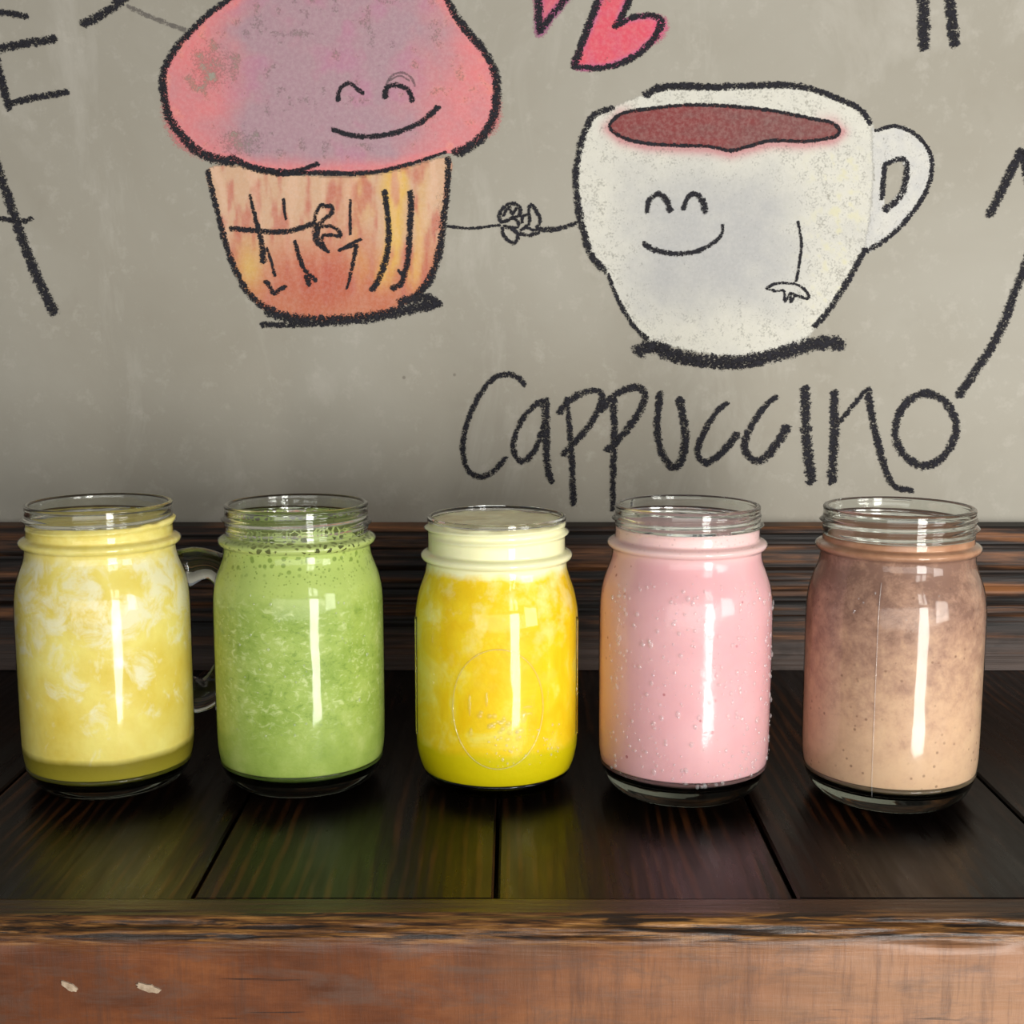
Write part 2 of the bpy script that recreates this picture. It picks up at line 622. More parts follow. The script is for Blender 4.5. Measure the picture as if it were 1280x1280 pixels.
def pastel(name, poly, fn, parent, pad=14, step=2.5, depth=0.0003):
    poly = smooth_path([(x, y, 1) for x, y in poly + [poly[0]]], 6)[:, :2]
    x0, y0 = poly.min(0) - pad
    x1, y1 = poly.max(0) + pad
    xs, ys = np.arange(x0, x1, step), np.arange(y0, y1, step)
    X, Y = np.meshgrid(xs, ys)
    sd = sdist(X, Y, poly)
    rgb, al = fn(X, Y, sd)
    rgb = lin_np(np.stack(np.broadcast_arrays(*rgb), -1).astype(float))
    al = np.clip(al * np.ones_like(X), 0, 1)
    keep = al > 0.02
    ny, nx = X.shape
    ids = -np.ones(X.shape, int)
    Fq = []
    cell = keep[:-1, :-1] | keep[1:, :-1] | keep[:-1, 1:] | keep[1:, 1:]
    use = np.zeros(X.shape, bool)
    use[:-1, :-1] |= cell
    use[1:, :-1] |= cell
    use[:-1, 1:] |= cell
    use[1:, 1:] |= cell
    ids[use] = np.arange(use.sum())
    base = parent.location
    V = []
    for x, y in zip(X[use], Y[use]):
        a, b = on_wall(x, y)
        V.append((a - base.x, WALL_Y - depth - base.y, b - base.z))
    jj, ii = np.nonzero(cell)
    Fq = [(ids[j, i], ids[j + 1, i], ids[j + 1, i + 1], ids[j, i + 1]) for j, i in zip(jj, ii)]
    o = obj(name, V, Fq, PASTEL, parent)
    ca = o.data.color_attributes.new('pigment', 'FLOAT_COLOR', 'POINT')
    c4 = np.concatenate([rgb[use], np.ones((use.sum(), 1))], 1)
    ca.data.foreach_set('color', c4.astype(np.float32).reshape(-1))
    aa = o.data.attributes.new('cover', 'FLOAT', 'POINT')
    aa.data.foreach_set('value', al[use].astype(np.float32))
    return o


def blend(c1, c2, t):
    return tuple(a + (b - a) * t for a, b in zip(c1, c2))


def drawing(name, px, py, label, cat='drawing', group=None):
    x, z = on_wall(px, py)
    return tag(empty(name, (x, WALL_Y, z)), label, cat, group)


# --- muffin
muf = drawing('muffin_drawing', 430, 402, 'chalk drawing of a smiling pink muffin in an orange paper case')
cap_l = [(289, -2), (262, 17), (233, 46), (217, 65), (205, 90), (204, 112), (211, 144), (224, 165), (240, 183), (262, 196), (291, 203)]
cap_b = [(289, 197), (309, 207), (341, 214), (370, 216), (391, 216), (434, 217), (470, 215), (506, 207), (535, 198), (558, 190)]
cap_r = [(558, -3), (569, 18), (585, 40), (603, 61), (616, 83), (621, 104), (620, 133), (612, 158), (596, 178), (571, 192)]
cap_t = [(558, -3), (545, -35), (505, -78), (430, -100), (365, -82), (318, -38), (289, -2)]
cap_poly = cap_l + cap_b[1:] + cap_r[::-1] + cap_t[1:-1]


def cap_fn(X, Y, sd):
    n1, n2 = fbm(X / 40, Y / 40, 4), fbm(X / 14 + 7, Y / 14, 3)
    left = sstep(X, 335, 245) * 1.0
    right = sstep(X + 0.25 * (Y - 100), 470, 600)
    edge = np.exp(-(np.clip(sd, 0, 99) / 15.0) ** 2)
    p = np.clip(np.maximum(np.maximum(left * 0.95, right * 0.9), edge) + (n1 - 0.5) * 0.9 * (edge < 0.8), 0, 1)
    c = blend((178, 144, 154), (228, 134, 136), p)
    mag = sstep(n1, 0.52, 0.7) * (1 - p)
    c = blend(c, (184, 130, 160), mag * 0.6)
    c = blend(c, (238, 152, 136), sstep(n2, 0.6, 0.8) * p * 0.6)
    hole = np.exp(-(((X - 265) / 30) ** 2 + ((Y - 85) / 28) ** 2)) + np.exp(-(((X - 300) / 34) ** 2 + ((Y - 180) / 18) ** 2))
    a = 0.97 - 0.42 * np.clip(hole, 0, 1) - 0.35 * sstep(n2, 0.55, 0.8) * (1 - edge)
    # loose pigment outside the outline, lower left and lower right
    out_l = np.exp(-((X - 225) / 45) ** 2 - ((Y - 170) / 45) ** 2)
    out_r = np.exp(-((X - 622) / 22) ** 2 - ((Y - 155) / 34) ** 2)
    spread = 4 + 17 * out_l + 13 * out_r
    a = np.where(sd < 0, np.clip(1 + sd / spread, 0, 1) * (0.35 + 0.55 * np.clip(out_l + out_r, 0, 1)), a)
    return c, a


pastel('cap_fill', cap_poly, cap_fn, muf, 20)['label'] = 'pink and mauve pastel cap'
wr_l = [(260, 214), (267, 244), (276, 280), (285, 313), (298, 345), (314, 370), (336, 388)]
wr_r = [(560, 198), (559.5, 234), (555, 273), (551, 305), (544, 334), (533, 356), (519, 371)]
wr_poly = wr_l + [(380, 398), (430, 399), (480, 391)] + wr_r[::-1] + [(506, 210), (434, 220), (341, 218), (291, 207)]


def case_fn(X, Y, sd):
    n1, n2 = fbm(X / 30 + 3, Y / 60, 4), fbm(X / 9, Y / 40 + 2, 3)
    u = (X - 410) / (150 - (Y - 210) * 0.18)            # fan of pleats
    st = 0.5 + 0.5 * np.sin(u * 21 + n1 * 5)
    v = (Y - 205) / 190.0
    c = blend((216, 176, 144), (202, 122, 92), np.clip(sstep(v, 0.3, 0.85) * 0.9 + (n1 - 0.5) * 0.8, 0, 1))
    yel = sstep(X, 430, 470) * sstep(X, 545, 500) * (1 - sstep(v, 0.7, 0.9))
    c = blend(c, (230, 186, 92), np.clip(yel * st * 1.1, 0, 0.9))
    c = blend(c, (196, 112, 96), sstep(n2, 0.5, 0.75) * 0.7)
    c = blend(c, (192, 98, 80), np.exp(-(((X - 400) / 60) ** 2 + ((Y - 350) / 34) ** 2)) * 0.75)
    c = blend(c, (236, 196, 168), sstep(st, 0.75, 1.0) * (1 - v) * 0.5)
    c = blend(c, (222, 190, 110), np.exp(-(((X - 312) / 16) ** 2 + ((Y - 335) / 30) ** 2)) * 0.8)
    a = np.where(sd < 0, np.clip(1 + sd / 5, 0, 1) * 0.5, 0.95 - 0.3 * sstep(X, 535, 556) * sstep(v, 0.1, 0.3))
    return c, a


pastel('case_fill', wr_poly, case_fn, muf, 8)['label'] = 'orange and peach pastel paper case'
strokes('cap_outline', [(cap_t, 10), (cap_l, (8, 13)), (cap_b, (9, 4)), (cap_r, (9, 13)), ([(345, 218), (372, 214), (398, 205)], 7),
                        ([(318, 212), (352, 217), (380, 214)], 7)], muf)
strokes('case_outline', [(wr_l, (7, 9))], muf)
strokes('case_outline', [(wr_r, (8, 11))], muf)
strokes('case_shadow', [([(334, 388), (359, 397), (406, 401), (460, 397), (506, 388), (549, 379)], 14),
                        ([(328, 406), (365, 406), (410, 404)], 8), ([(500, 378), (530, 372), (546, 378)], 12)], muf)
strokes('eye', [([(423, 126), (424, 115), (430, 107), (438, 104), (445, 110), (454, 117)], 6)], muf, depth=0.0008)
strokes('eye', [([(483, 122), (482, 113), (490, 107), (503, 108.5), (512, 115), (516, 126)], 7), ([(482, 121), (483, 112)], 9)], muf, depth=0.0008)
strokes('eye_sketch_line', [([(483, 106), (490, 95), (503, 91), (514, 97), (519, 108)], 3), ([(487, 101), (500, 95), (512, 101)], 2.5)], muf, FAINT, 0.0008)
strokes('mouth', [([(416, 162), (438, 169), (463, 171), (495, 166), (524, 154.5), (540, 142), (547.6, 134)], 7)], muf, depth=0.0008)
for pth in ([([(312.7, 244), (317.5, 264), (323, 286), (327, 301), (330, 327)], (4, 9)), ([(334, 310), (340, 329), (344, 345)], 4)],
            [([(355, 249), (355.6, 261), (358, 274)], 4)],
            [([(369, 302), (374, 320), (381, 337), (395, 350)], 6), ([(383, 345), (387, 356)], 8)],
            [([(330.6, 352.5), (336, 355), (342.5, 367.5), (350, 362), (357.5, 358)], 6)],
            [([(438, 250), (438, 269), (438, 293)], 4), ([(451.6, 299), (437, 306), (424, 313.5)], 4), ([(424, 313.5), (436, 309), (446, 306.6)], 4),
             ([(446, 306), (440, 337), (434, 361)], (6, 4))],
            [([(481, 239.5), (485, 269), (486, 296), (482.5, 324), (474, 348), (466, 362)], 8)],
            [([(513.5, 239.5), (514, 260), (512, 296), (510, 324), (506, 343), (501, 355), (491, 361)], 8), ([(498, 338), (505, 346)], 4)]):
    strokes('pleat_line', pth, muf, depth=0.0008)
strokes('arm', [([(289, 286), (311, 287.5), (336, 290), (361, 289), (380, 284), (395, 279)], 7)], muf, depth=0.0008)
strokes('hand', [([(393, 278), (396, 266), (402, 256), (407, 258)], 5), ([(403, 258), (414, 258), (415, 266), (405, 275), (396, 284)], 6),
                 ([(395, 288), (405, 283), (419, 285), (427, 295), (415, 294), (404, 294)], 5),
                 ([(396, 284), (396, 300), (402, 308), (411, 315)], (10, 5)), ([(404, 294), (403, 302), (407, 311)], 5)], muf, depth=0.0008)
strokes('arm', [([(560, 283), (588, 285.5), (625, 281.5)], 4)], muf)
strokes('hand', [([(624.7, 274.5), (626, 265), (634, 256), (643.5, 255), (650, 260), (649.6, 269.5), (640.5, 272.5), (630, 277.6), (624.7, 274.5)], 5),
                 ([(629, 270), (637, 258), (640, 268), (647, 258)], 4),
                 ([(626, 278.6), (640.5, 273.5), (648, 277.6), (645.6, 284.7), (630, 282.7)], 4),
                 ([(628, 284.7), (629, 293), (636, 301), (643.5, 304), (648, 295), (642.5, 287.8), (632, 283.7)], 5)], muf)

# --- hearts
hs = drawing('heart_drawing', 675, 42, 'pink chalk heart tip at the top edge, left one of the two')


def heart_fn(core, rim):
    def fn(X, Y, sd):
        n = fbm(X / 18, Y / 18, 3)
        c = blend(rim, core, np.clip(sstep(sd, 1, 10) + (n - 0.5) * 0.8, 0, 1))
        return c, np.where(sd < 0, np.clip(1 + sd / 9, 0, 1) * 0.9, 0.97 - 0.3 * sstep(n, 0.6, 0.8))
    return fn


h1 = [(674, 42), (673, 10), (668, -30), (650, -62), (672, -82), (694, -62), (722, -84), (744, -58), (724, -22), (690, 20)]
pastel('heart_fill', h1, heart_fn((218, 98, 112), (176, 102, 142)), hs, 14)
strokes('heart_outline', [([(650, -62), (668, -30), (673, -5), (674, 20), (675, 40)], 10), ([(675, 40), (689, 20), (710, -6), (744, -58)], 9),
                          ([(650, -62), (672, -82), (694, -62), (722, -84), (744, -58)], 9)], hs)
hb = drawing('heart_drawing', 717, 84, 'slanted pink chalk heart lying between the muffin and the cup, right one of the two')
h2 = [(717, 84), (727, 56), (738, 27), (750, -3), (766, -34), (788, -34), (788, -6), (776, 24), (795, 20), (816, 19), (828, 26), (822, 43), (803, 64), (779, 78), (750, 86)]


def heart2_fn(X, Y, sd):
    c, a = heart_fn((222, 92, 108), (196, 112, 150))(X, Y, sd)
    spill = np.exp(-((X - 830) / 14) ** 2 - ((Y - 42) / 22) ** 2)
    a = np.where(sd < 0, np.clip(1 + sd / (4 + 12 * spill), 0, 1) * 0.9, a)
    return blend(c, (226, 100, 140), np.clip(spill, 0, 1)), a


pastel('heart_fill', h2, heart2_fn, hb, 18)
strokes('heart_outline', [([(766, -34), (750, -3), (738, 27), (727, 56), (718, 83)], 10), ([(717, 84), (752, 85), (779, 78), (803, 64), (821, 43), (827, 25)], (8, 10)),
                          ([(827, 24), (816, 20), (795, 21), (780, 27), (768, 34)], 8), ([(771, 32), (782, 12), (788, -8), (786, -34), (766, -34)], 10)], hb)

# --- coffee cup
cup = drawing('cup_drawing', 920, 450, 'white chalk drawing of a smiling coffee cup with a handle')
c_top = [(807, 119), (829, 109), (895, 109), (973, 106.5), (1012, 111), (1051, 125), (1075, 137), (1088, 154)]
c_left = [(766, 135), (743, 144), (729, 170), (722.6, 197), (720, 224), (723, 260), (731, 295), (741, 322), (757, 339)]
c_left2 = [(760, 343), (772, 373), (790, 404), (809, 424)]
c_right = [(1081, 311), (1067, 338), (1051, 365), (1036, 388), (1018, 408)]
c_hand = [(1094, 164), (1118, 158), (1141, 166), (1159, 185), (1165, 209), (1157, 240), (1133, 275), (1106, 300), (1083, 314)]
coffee = [(762, 158), (778, 142), (809, 136.6), (856, 131.6), (911, 132.7), (965, 138.6), (1012, 148), (1040, 154), (1049, 164), (1040, 172), (1005, 177),
          (965, 176), (934, 183.5), (913, 188.6), (887, 183.5), (848, 182), (809, 179.6), (778, 172)]
body = [(766, 135), (807, 119), (829, 113), (895, 112), (973, 110), (1012, 115), (1051, 129), (1075, 141), (1090, 158), (1092, 200), (1090, 260), (1081, 311), (1067, 338),
        (1051, 365), (1036, 388), (1018, 410), (1000, 428), (950, 440), (915, 444), (876, 440), (840, 432), (809, 424), (790, 404), (772, 373), (757, 340),
        (741, 322), (731, 295), (723, 260), (720, 224), (723, 197), (729, 170), (743, 144)]


def cup_fn(X, Y, sd):
    n1, n2 = fbm(X / 26 + 11, Y / 26, 4), fbm(X / 8, Y / 8, 3)
    cen = np.exp(-((X - 890) / 110) ** 4 - ((Y - 300) / 92) ** 4)
    edge = np.clip(1 - cen + (n1 - 0.5) * 0.7, 0, 1)
    c = blend((184, 184, 182), (216, 214, 202), edge)
    c = blend(c, (216, 212, 178), sstep(n2, 0.55, 0.75) * np.exp(-((X - 1050) / 36) ** 2) * sstep(Y, 170, 210) * 0.8)
    a = 0.93 - 0.12 * edge + 0.5 * (n2 - 0.5) * edge
    sc = sdist(X, Y, coffee)
    halo = np.exp(-(np.clip(-sc, 0, 99) / 9.0) ** 2) * np.clip(sstep(Y, 150, 178) + 0.45 * sstep(X, 800, 770) + 0.5 * sstep(X, 1010, 1050), 0, 1)
    c = blend(c, (196, 124, 128), np.clip(halo, 0, 0.7))
    a = np.maximum(a, halo)
    return c, np.where(sd < 0, np.clip(1 + sd / 5, 0, 1) * 0.6, a)


pastel('cup_fill', body, cup_fn, cup, 8)['label'] = 'white pastel body of the cup'
hpoly = c_hand[:8] + [(1083, 312), (1088, 270), (1092, 220), (1090, 165)]
hole = [(1107, 206), (1128, 201), (1132, 217), (1124, 243), (1104, 260)]


def handle_fn(X, Y, sd):
    n2 = fbm(X / 9, Y / 9, 3)
    sh = sdist(X, Y, hole)
    a = np.where(sd < 0, np.clip(1 + sd / 5, 0, 1) * 0.5, 0.85) * (sh < 0)
    return blend((196, 196, 194), (216, 214, 204), n2), a


pastel('handle_fill', hpoly, handle_fn, cup, 8, depth=0.00035)
pastel('coffee_fill', coffee, lambda X, Y, sd: (blend((136, 70, 70), (124, 86, 84), np.clip(sstep(X, 820, 1000) * 0.5 + (fbm(X / 20, Y / 8, 3) - 0.4), 0, 1)),
                                                np.where(sd < 0, np.clip(1 + sd / 3, 0, 1) * 0.6, 1.0)), cup, 5, depth=0.0004)['label'] = 'brown-red pastel coffee'
strokes('cup_outline', [(c_top, (10, 7)), ([(815, 114), (850, 107), (900, 110)], 8), (c_left, (8, 10)), (c_left2, (5, 7)), (c_right, 8)], cup)
strokes('handle_outline', [(c_hand, (5, 7)), ([(1106, 205), (1129, 199), (1133, 217), (1126, 244), (1106, 263)], (6, 9)), ([(1106, 206), (1104, 225), (1102, 249)], 7)], cup)
strokes('coffee_outline', [(coffee + [coffee[0]], 5)], cup)
strokes('cup_shadow', [([(798, 440), (817, 433), (837, 442), (876, 450), (915, 453), (954, 447), (993, 437), (1024, 429), (1050, 429)], 18),
                       ([(840, 450), (880, 456), (920, 458), (955, 453)], 8), ([(806, 430), (836, 437)], 12)], cup)
strokes('eye', [([(808.6, 265.5), (811, 252), (822, 243), (833, 250), (837.5, 263.6)], (6, 9))], cup, depth=0.0008)
strokes('eye', [([(854, 261.6), (860, 247), (869, 243), (878, 251), (881.6, 265.5)], (6, 9))], cup, depth=0.0008)
strokes('mouth', [([(804.7, 304), (817, 312), (844.5, 317.5), (872, 314), (893, 302.7), (902, 293), (903, 281)], (8, 4))], cup, depth=0.0008)
strokes('arm', [([(997, 277), (1001.6, 302.7), (999, 330), (995, 351.5)], 4)], cup, depth=0.0008)
strokes('hand', [([(958, 361), (969.5, 354.6), (993, 355), (1006.6, 363), (1010.5, 373), (997, 370), (988, 366)], 4),
                 ([(958, 361), (970, 364), (980, 364), (981, 377), (988, 366), (988, 378), (994, 369)], 3.5)], cup, depth=0.0008)
strokes('arm', [([(675, 286.7), (691, 287), (706.5, 283.7), (725, 277.6)], (8, 5))], cup)
strokes('hand', [([(661, 261), (664, 256), (668, 260), (673, 268.5), (675.5, 275.6), (671, 284)], 5), ([(661, 262), (662, 272), (662, 281)], 4),
                 ([(652.7, 278.6), (653.7, 270.5), (661, 269.5), (662, 278.6), (656, 284)], 4),
                 ([(650.6, 287.8), (659, 284.7), (667, 287.8), (675, 285.7)], 4), ([(650.6, 292), (661, 294.5), (673, 291)], 5)], cup)

# --- lettering
word = drawing('chalk_word', 890, 600, 'black handwritten chalk word Cappuccino below the cup drawing', 'lettering')
LET = [
    [([(656, 480.6), (647, 471), (633.5, 468), (617.6, 472.7), (601.7, 491), (588, 518), (580, 545), (579, 568), (586, 588), (599.5, 596), (615, 590.5), (626.7, 579), (632, 572)], 7.5)],
    [([(681, 501), (669.7, 505.5), (654, 522.5), (643.7, 545), (642.5, 563), (651.6, 577), (665, 568), (674, 549.7), (681, 529)], 7.5),
     ([(681, 501), (683, 529), (683, 563), (685.6, 590.5), (690, 603)], (11, 8))],
    [([(699, 516), (710.5, 502), (728.6, 491), (747, 488.5), (752.4, 500), (740, 527), (719.6, 552), (704, 568)], 8.5), ([(708, 498), (711.6, 529), (715, 574), (717, 630)], (6, 9))],
    [([(751, 513.5), (762.6, 499), (778.5, 488.5), (796, 484), (806, 493), (799, 515.7), (780.7, 540.6), (760, 563)], 9.5), ([(767, 500), (768, 540), (766.7, 586), (766, 637)], (10, 7))],
    [([(825, 491), (821.5, 529), (825, 559), (835, 579), (844, 584), (853, 572), (856.6, 545), (853, 515.7), (848.7, 499)], (9, 11))],
    [([(909, 504), (894, 517), (877, 547), (872, 567.6), (883.6, 578), (904, 564), (922, 542)], (7, 10))],
    [([(971, 495), (954, 510.5), (937, 537), (931, 561), (946, 576), (964, 564), (984, 534)], (7, 12))],
    [([(1006, 486), (1008, 544), (1014, 602)], 13)],
    [([(1043, 490), (1043, 544), (1040, 603)], 12), ([(1048, 529), (1064, 510), (1082, 488)], 6), ([(1084, 488), (1093.5, 537), (1107, 588), (1119, 608), (1140, 613)], (11, 7))],
    [([(1155.7, 492), (1132, 504), (1120, 530.6), (1121, 554), (1135.5, 574), (1155.7, 582), (1179, 571), (1194, 544), (1193, 522), (1179, 500), (1155.7, 492)], 10.5)],
]
for lp in LET:
    strokes('letter', lp, word)

x_, z_ = on_wall(20, 130)
for nm, lab, pths, p0 in (
        ('chalk_letter', 'black chalk letter with three arms cut off by the left edge', [([(-14, 22), (2, 16), (34, 21)], 8), ([(-16, 65), (2, 61), (36, 54), (69, 49)], 11),
                                                                                    ([(-14, 30), (-5, 72), (3, 102), (12, 136)], 10), ([(12, 130), (42, 123), (84, 115)], 9)], (12, 138)),
        ('chalk_mark', 'short black chalk curve left of the muffin cap at the top edge', [([(104, 30), (122, 22), (142, 9), (160, -8), (172, -30)], (12, 13))], (104, 30)),
        ('chalk_letter', 'long slanted black chalk stroke with a crossbar low at the left edge', [([(-30, 130), (-8, 195), (10, 245), (25, 290), (46, 345), (68, 390)], (11, 14)),
                                                                                           ([(-30, 270), (0, 273), (12, 275), (28, 277), (40, 273)], 7)], (68, 392)),
        ('chalk_letter', 'pair of thick upright black chalk bars at the top right', [([(1151, -60), (1154, 0), (1155, 60)], 15), ([(1182, -60), (1187, 0), (1193, 56)], 14)], (1155, 62)),
        ('chalk_arrow', 'long curved black chalk arrow sweeping down the right edge to the word', [([(1237, 269), (1256, 230), (1275, 191)], 12), ([(1274, 190), (1300, 214), (1322, 240)], 11),
                                                                                            ([(1277, 192), (1288, 240), (1290, 290), (1282, 332), (1271, 359), (1248, 418), (1224, 457), (1198, 495)], (12, 11))], (1198, 496)),
        ('chalk_smudge', 'faint grey chalk smudge between the muffin cap and the short curve', [([(160, 8), (190, 22), (232, 38)], 6)], (196, 24))):
    d = drawing(nm, p0[0], p0[1], lab, 'arrow' if nm == 'chalk_arrow' else 'smudge' if nm == 'chalk_smudge' else 'lettering')
    for ps in pths:
        strokes('stroke', [ps], d, FAINT if nm == 'chalk_smudge' else None)


# ------------------------------------------------------------------ jars
def thin_glass(name, tint=(0.97, 0.98, 0.96), rough=0.085, bump_fn=None, edge_tint=None, ior=1.5, milk=0.0):
    m = Mat(name, bsdf=False)
    tr = m.n('ShaderNodeBsdfTransparent')
    gl = m.n('ShaderNodeBsdfGlossy')
    gl.inputs['Roughness'].default_value = rough
    lw = m.n('ShaderNodeLayerWeight')
    lw.inputs['Blend'].default_value = 0.5
    e = edge_tint or (0.74, 0.77, 0.72)
    c = m.mix(m.rng(lw.outputs['Facing'], 0.82, 1.0), (*tint, 1.0), (*e, 1.0))
    m.link(c, tr.inputs['Color'])
    mx = m.n('ShaderNodeMixShader')
    r0 = ((ior - 1) / (ior + 1)) ** 2                              # Schlick, the same from both sides of the glass
    m.link(m.math('ADD', m.math('MULTIPLY', m.math('POWER', lw.outputs['Facing'], 5.0), 1 - r0), r0), mx.inputs[0])
    m.link(tr.outputs[0], mx.inputs[1])
    m.link(gl.outputs[0], mx.inputs[2])
    if milk:
        df = m.n('ShaderNodeBsdfDiffuse')
        df.inputs['Color'].default_value = (0.9, 0.9, 0.9, 1)
        mk = m.n('ShaderNodeMixShader')
        mk.inputs[0].default_value = milk
        m.link(tr.outputs[0], mk.inputs[1])
        m.link(df.outputs[0], mk.inputs[2])
        m.link(mk.outputs[0], mx.inputs[1])
    if bump_fn:
        nb = bump_fn(m)
        m.link(nb, gl.inputs['Normal'])
        m.link(nb, lw.inputs['Normal'])
    m.link(mx.outputs[0], m.out.inputs['Surface'])
    return m.m


def solid_glass(name, color=(0.93, 0.96, 0.93, 1)):
    m = Mat(name)
    m.set(Base_Color=color, Roughness=0.0, IOR=1.5)
    m.b.inputs['Transmission Weight'].default_value = 1.0
    return m.m


GLASS = thin_glass('clear_jar_glass', bump_fn=lambda m: m.bump(m.noise(m.coord((1, 1, 0.35)), 55.0, 2), 0.25, 0.002))
WET = thin_glass('misted_jar_glass', rough=0.12, bump_fn=lambda m: m.bump(m.math('ADD', m.noise(m.coord((1, 1, 0.35)), 60.0, 2),
                                                                                   m.math('MULTIPLY', m.noise(m.coord(), 420.0, 3), 0.10)), 0.35, 0.002))
SOLID = solid_glass('thick_clear_glass')
BASE = solid_glass('thick_base_glass', (0.32, 0.36, 0.32, 1))

MUG = [(0, 2.2), (20, 2.0), (25, 0.6), (27, 0), (29, 0.15), (31.5, 1.5), (34.4, 4.8), (36.7, 10), (37.9, 16), (38.3, 24), (38.4, 45), (38.4, 70), (38.3, 82), (37.9, 88.5),
       (36.9, 94), (35.3, 98.8), (33.9, 102.4), (33.1, 105.5), (32.9, 108.2), (33.2, 109.4), (34.4, 110.0), (35.2, 111.2), (34.9, 112.5), (33.5, 113.3), (32.2, 113.8)]
PINT = [(0, 1.8), (18, 1.6), (23.5, 0.5), (25.5, 0), (27.5, 0.2), (30, 1.8), (32.8, 5), (35.2, 10), (36.6, 16), (37.1, 22), (37.2, 45), (37.1, 75), (36.6, 82),
        (35.4, 88), (33.9, 92.6), (32.7, 96), (32.0, 99), (31.8, 101.4), (32.2, 102.6), (33.4, 103.2), (34.2, 104.4), (33.9, 105.7), (32.6, 106.5), (31.3, 107)]


def resample(prof, step=1.6):
    P = smooth_path([(r, z, 1) for r, z in prof], step)[:, :2]
    P[:, 0] = np.maximum(P[:, 0], 0)
    P[:, 1] = np.maximum(P[:, 1], 0)
    P[0, 0] = 0.0
    return P


def lathe(P, seg=112, fr=None):
    """P: (r, z) mm; fr(r, z, theta) -> displaced radius; returns verts in metres"""
    V, Fc = [], []
    th = np.arange(seg) * 2 * math.pi / seg
    rings = []
    for r, z in P:
        if r < 1e-6:
            rings.append([len(V)])
            V.append((0, 0, z / 1000))
            continue
        ids = []
        for t in th:
            rr = fr(r, z, t) if fr else r
            ids.append(len(V))
            V.append((rr * math.cos(t) / 1000, rr * math.sin(t) / 1000, z / 1000))
        rings.append(ids)
    for a, b in zip(rings[:-1], rings[1:]):
        if len(a) == 1 and len(b) == 1:
            continue
        for i in range(seg):
            j = (i + 1) % seg
            if len(a) == 1:
                Fc.append((a[0], b[j], b[i]))
            elif len(b) == 1:
                Fc.append((a[i], a[j], b[0]))
            else:
                Fc.append((a[i], a[j], b[j], b[i]))
    return V, Fc


START = math.radians(200)


def thread(z0, amp, start):
    """helical screw ridge, descending to the right as the camera sees it"""
    def f(r, z, t):
        u = ((t - start) % (2 * math.pi)) / (2 * math.pi)          # 0..1 round the neck
        d = 0.0
        for lap in (0, 1):
            zc = z0 + 4.2 * (u + lap - 0.9)
            fade = 1.0
            if lap == 0:
                fade = min(1, u / 0.12)
            else:
                fade = min(1, max(0, (0.45 - u) / 0.12))
            d += fade * math.exp(-((z - zc) / 0.85) ** 2)
        return r + amp * d
    return f


def outer_profile(prof, H, r_neck):
    P = resample(prof)
    return np.vstack([P, [(r_neck, q) for q in np.arange(P[-1, 1] + 0.5, H - 1.4, 0.55)]])


def bottom_profile(P, zb, gap, cr=5.0):
    """rounded lower end of the drink, from its centre outwards"""
    k = int(np.argmax(P[:, 0] > 26))
    r0 = float(np.interp(zb, P[k:40, 1], P[k:40, 0])) - gap
    q = [(0, zb), (r0 * 0.5, zb), (r0 * 0.7, zb)]
    for a in range(0, 91, 15):
        zc = zb + cr * (1 - math.cos(math.radians(a)))
        rr = float(np.interp(zc, P[k:40, 1], P[k:40, 0])) - gap
        q.append((rr - cr * (1 - math.sin(math.radians(a))), zc))
    return q


def glass_jar(prof, H, r_neck, r_in, zb, ztop, mat, parent, z_thread, start):
    """wall round the drink, thick base under it, screw-threaded rim standing clear above it"""
    P = outer_profile(prof, H, r_neck)
    zn = prof[-1][1]
    th = thread(z_thread, 1.65, start)
    fr = lambda r, z_, t: th(r, z_, t) if (z_ > zn and z_ < H - 0.6 and r > r_in + 0.5) else r
    z_lo, z_hi = zb + 5.6, ztop + 0.25
    k = int(np.argmax(P[:, 0] > 26))
    at = lambda z: (float(np.interp(z, P[k:, 1], P[k:, 0])), z)
    wall_p = [at(z_lo)] + [tuple(p) for p in P[k:] if z_lo + 0.3 < p[1] < z_hi - 0.3] + [at(z_hi)]
    V, Fc = lathe(wall_p, 128, fr)
    obj('glass_body', V, Fc, mat, parent, smooth=True)
    base = [tuple(p) for p in P[:k]] + [tuple(p) for p in P[k:] if p[1] < z_lo - 0.3] + [at(z_lo - 0.05)]
    inner = [(max(0, r - 0.12) if r else 0, z - 0.2) for r, z in bottom_profile(P, zb, 0.45)]
    V, Fc = lathe(base + inner[::-1], 128)
    obj('glass_base', V, Fc, BASE, parent, smooth=True)['label'] = 'thick clear glass base'
    rim = [(r_in, z_hi), at(z_hi)] + [tuple(p) for p in P[k:] if p[1] > z_hi + 0.3]
    rim += [(r_neck + 0.15, H - 1.2), (r_neck, H - 0.5), (r_neck - 0.45, H - 0.1), (r_neck - 1.0, H), (r_in + 0.3, H - 0.15), (r_in, H - 0.8)]
    rim += [(r_in, q) for q in np.linspace(H - 2.0, z_hi, 6)]
    V, Fc = lathe(rim, 128, fr)
    obj('glass_rim', V, Fc, SOLID, parent, smooth=True)['label'] = 'clear screw-threaded glass rim'


